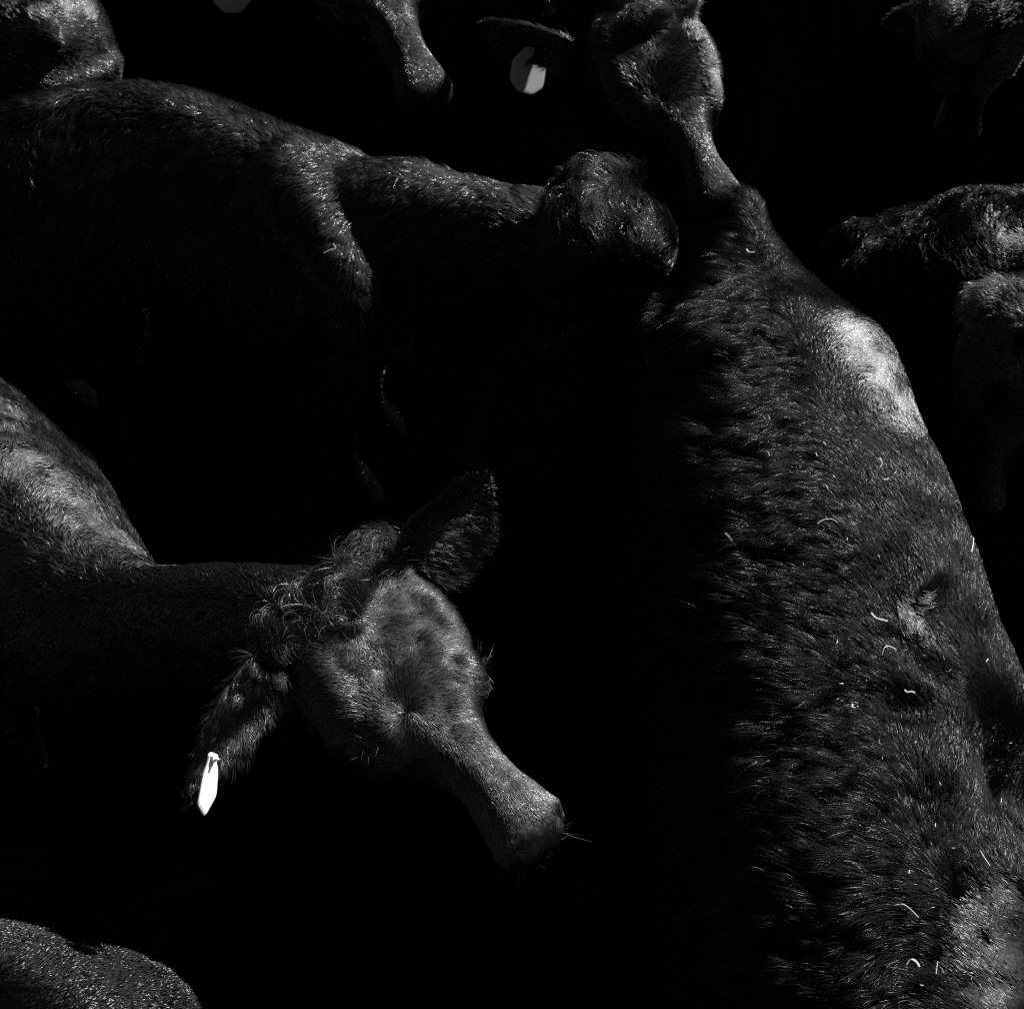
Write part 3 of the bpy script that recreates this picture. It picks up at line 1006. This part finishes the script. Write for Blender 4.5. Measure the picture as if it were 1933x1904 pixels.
# ================================================================== G: right edge
g_ = Cow(at(1800, 430, .6), 'woolly black cow at the right edge with a bright lit bone ridge', .012)
topG = [at(1660, 440, 1.02), at(1700, 420, 1.10), at(1760, 405, 1.15), at(1850, 400, 1.18), at(2050, 380, 1.18), at(2300, 360, 1.18), at(2600, 350, 1.18), at(2750, 350, 1.1)]
g_.torso(topG, .88)
std_head(g_, topG[-1], nrm((topG[-1] - topG[-3]) * [1, 1, 0]), low=.2)
g_.bumps += [(at(1860, 420, 1.1), (.08, .05, .08), .03)]
g_.finish()
lst = coat(g_, 80000, .04, rad=.0006, clump=.6, cell=.014, lift=.45, wave=.3, lenfun=lambda P, N: .045 - .033 * np.clip((P[:, 0] - at(1800, 420, 1.15)[0]) / .12, 0, 1), curlb=.8)
join_coats(g_.root, lst, g_.base, M_HAIR_DUSTY)

sheen(g_, [(1820, 370, 16), (1850, 405, 18), (1875, 440, 22), (1900, 465, 20)], 4500, rad=.0006)

# ================================================================== H: top right curly head
h_ = Cow(at(1950, -100, .6), 'black cow in the top right corner with a curly lowered poll', .011)
PH = at(1880, 50, 1.28)
h_.head = Head(PH, PH + nrm([.1, .12, -1]) * .45, np.array([.2, -.9, .1]), .45)
topH = [at(2700, -1200, 1.15), at(2500, -900, 1.2), at(2250, -550, 1.25), at(2080, -280, 1.26), at(2000, -160, 1.24)]
h_.torso(topH, .92)
h_.neck([at(2020, -200, 1.06), at(1960, -90, 1.12), at(1920, -10, 1.18), at(1888, 42, 1.2)], [.18, .13, .1, .09], [.22, .18, .14, .1])
ecs = [ear(h_, at(1800, 10, 1.2), at(1665, 45, 1.12), np.array([-.3, -.8, .1]), .08, n=1500, length=.016, rad=.0006),
       ear(h_, at(1955, -5, 1.22), at(2060, -20, 1.2), np.array([.3, -.6, .2]), .09, n=1200, length=.016, rad=.0006)]
h_.finish()
add_eyes(h_)
lst = coat(h_, 60000, .03, poll=.07, rad=.0006, clump=.7, cell=.016, lift=.4, curlp=1.0)
join_coats(h_.root, lst + ecs, h_.base, M_HAIR_GLOSSY)

# ================================================================== M: right edge curly head
m_ = Cow(at(2050, 700, .6), 'black cow at the right edge showing only its curly poll, below the woolly cow', .011)
PM = at(1945, 640, 1.24)
m_.head = Head(PM, PM + nrm([-.1, -.35, -.9]) * .45, np.array([-.3, -.7, .4]), .45)
topM = [at(3300, 500, 1.15), at(3100, 520, 1.2), at(2700, 560, 1.2), at(2350, 600, 1.2), at(2200, 620, 1.15)]
m_.torso(topM, .88)
m_.neck([at(2280, 650, 1.04), at(2160, 650, 1.1), at(2050, 650, 1.14), at(1960, 655, 1.15)], [.17, .13, .1, .09], [.2, .17, .13, .1])
m_.finish()
lst = coat(m_, 50000, .03, poll=.07, rad=.0006, clump=.7, cell=.016, lift=.45, curlp=1.0)
join_coats(m_.root, lst, m_.base, M_HAIR_GLOSSY)

# ================================================================== I: bottom left
i_ = Cow(at(0, 2000, .6), 'short-haired black cow cut off by the bottom left corner, only its back showing', .011)
topI = [at(290, 2130, 1.10), at(220, 2050, 1.20), at(120, 1990, 1.25), at(-50, 1945, 1.26), at(-400, 1890, 1.26), at(-1000, 1800, 1.26), at(-1500, 1790, 1.26), at(-1650, 1790, 1.2)]
i_.torso(topI, 1.0)
std_head(i_, topI[-1], nrm((topI[-1] - topI[-3]) * [1, 1, 0]), low=.2)
i_.finish(noise=((5, .006),))
lst = coat(i_, 90000, .012, rad=.00035, clump=.3, lift=.45, frizz=.2)
join_coats(i_.root, lst, i_.base, M_HAIR_SOFT)
print('all cows', time.time() - T0)

# ================================================================== straw
def surf(cow, px, py, lift):
    x, y, dz = project(cow.V); near = np.hypot(x - px, y - py)
    ok = near < 16
    j = np.flatnonzero(ok)[np.argmin(dz[ok])]
    dep = dz[j]
    p = CAMP + (FWD + RIGHT * (px - 966.5) / 966.5 * TH + UPV * (952 - py) / 966.5 * TH) * dep
    return p + nrm(cow.N[j] + UPC) * lift


def straw(cow, line, rad, label, lift=.013, group='straw flecks caught in the coats'):
    pts = np.array([surf(cow, x, y, lift) for x, y in line]); c0 = pts.mean(0)
    # keep it a stiff stalk: level the depth wobble of the pelt below it
    dpt = (pts - CAMP) @ FWD; fit = np.polyval(np.polyfit(range(len(dpt)), dpt, 1), range(len(dpt)))
    pts = CAMP + (pts - CAMP) * (fit / dpt)[:, None]
    g = Geo(); g.tube(pts, rad, rad * .55, nrm(rng.normal(0, 1, 3)), seg=6)
    g.v = [v - c0 for v in g.v]
    me = g.mesh('straw'); me.materials.append(M_STRAW)
    o = bpy.data.objects.new('straw', me); o.location = tuple(c0); link(o)
    tag_obj(o, label, 'straw', group)


ST = [([(1372, 1012), (1378, 1018), (1384, 1026)], .0022, 'short thick straw piece alone on the shaded left flank of the long-haired cow', .03),
      ([(1540, 992), (1552, 985), (1566, 984), (1577, 990)], .0011, 'thin arched straw on the upper back, above the forked ones'),
      ([(1826, 1020), (1826, 1034), (1824, 1046)], .0014, 'upright straight straw near the right outline of the long-haired cow'),
      ([(1640, 1162), (1648, 1170), (1656, 1173), (1670, 1176)], .0016, 'bright kinked straw left of the ruffled tuft on the back'),
      ([(1660, 1240), (1664, 1228), (1672, 1224), (1686, 1230)], .0011, 'hooked straw just below the bright kinked one'),
      ([(1440, 793), (1446, 798), (1448, 792), (1451, 800)], .0013, 'tiny crumpled straw high on the left of the back', .02),
      ([(1603, 1333), (1604, 1339), (1610, 1342), (1614, 1338)], .0017, 'small curled straw knot in the middle of the back'),
      ([(1843, 1608), (1852, 1622), (1861, 1636)], .0021, 'longest thick straight straw, slanting on the lower right shoulder'),
      ([(1706, 1818), (1714, 1808), (1723, 1812), (1730, 1822)], .0018, 'curled bright straw near the bottom, left of the upright one'),
      ([(1764, 1812), (1762, 1824), (1761, 1836)], .0018, 'upright bright straw near the bottom edge, right of the curled one'),
      ([(1682, 1706), (1698, 1704), (1712, 1712), (1728, 1728)], .0009, 'long thin bent straw lying above the curled one near the bottom'),
      ([(1408, 480), (1412, 486), (1422, 486)], .0015, 'small arched straw beside the tail root of the long-haired cow', .02),
      ([(1655, 870), (1660, 880), (1656, 888)], .0013, 'small straw crumb on the upper back below the bright hip'),
      ([(1658, 905), (1664, 910), (1672, 908)], .0013, 'small curved straw crumb directly below another on the upper back'),
      ([(1702, 1302), (1708, 1306), (1716, 1305), (1722, 1308)], .0013, 'low straw crumb below the crease on the back'),
      ([(1768, 968), (1770, 970)], .0022, 'round pale speck on the right side, higher than the upright straw')]
for q in ST: straw(a, q[0], q[1], q[2], q[3] if len(q) > 3 else .018)
straw(c, [(617, 484), (627, 479), (636, 477), (634, 467)], .0013, 'thin kinked straw on the shoulder of the cow crossing the upper left', .05)
for k_ in range(60):
    yy = rng.uniform(800, 1880); xx = np.interp(yy, [800, 1200, 1900], [1560, 1700, 1800]) + rng.normal(0, 75)
    xx = min(xx, 1900)
    l_ = rng.uniform(3, 9); a_ = rng.uniform(0, 3.14)
    try:
        straw(a, [(xx, yy), (xx + l_ * math.cos(a_) * .5, yy + l_ * math.sin(a_) * .5 + rng.normal(0, 1)), (xx + l_ * math.cos(a_), yy + l_ * math.sin(a_))],
              rng.uniform(.0004, .0008), 'tiny pale straw fleck caught in the coat of the long-haired cow', .019)
    except ValueError:
        pass
print('script', time.time() - T0)
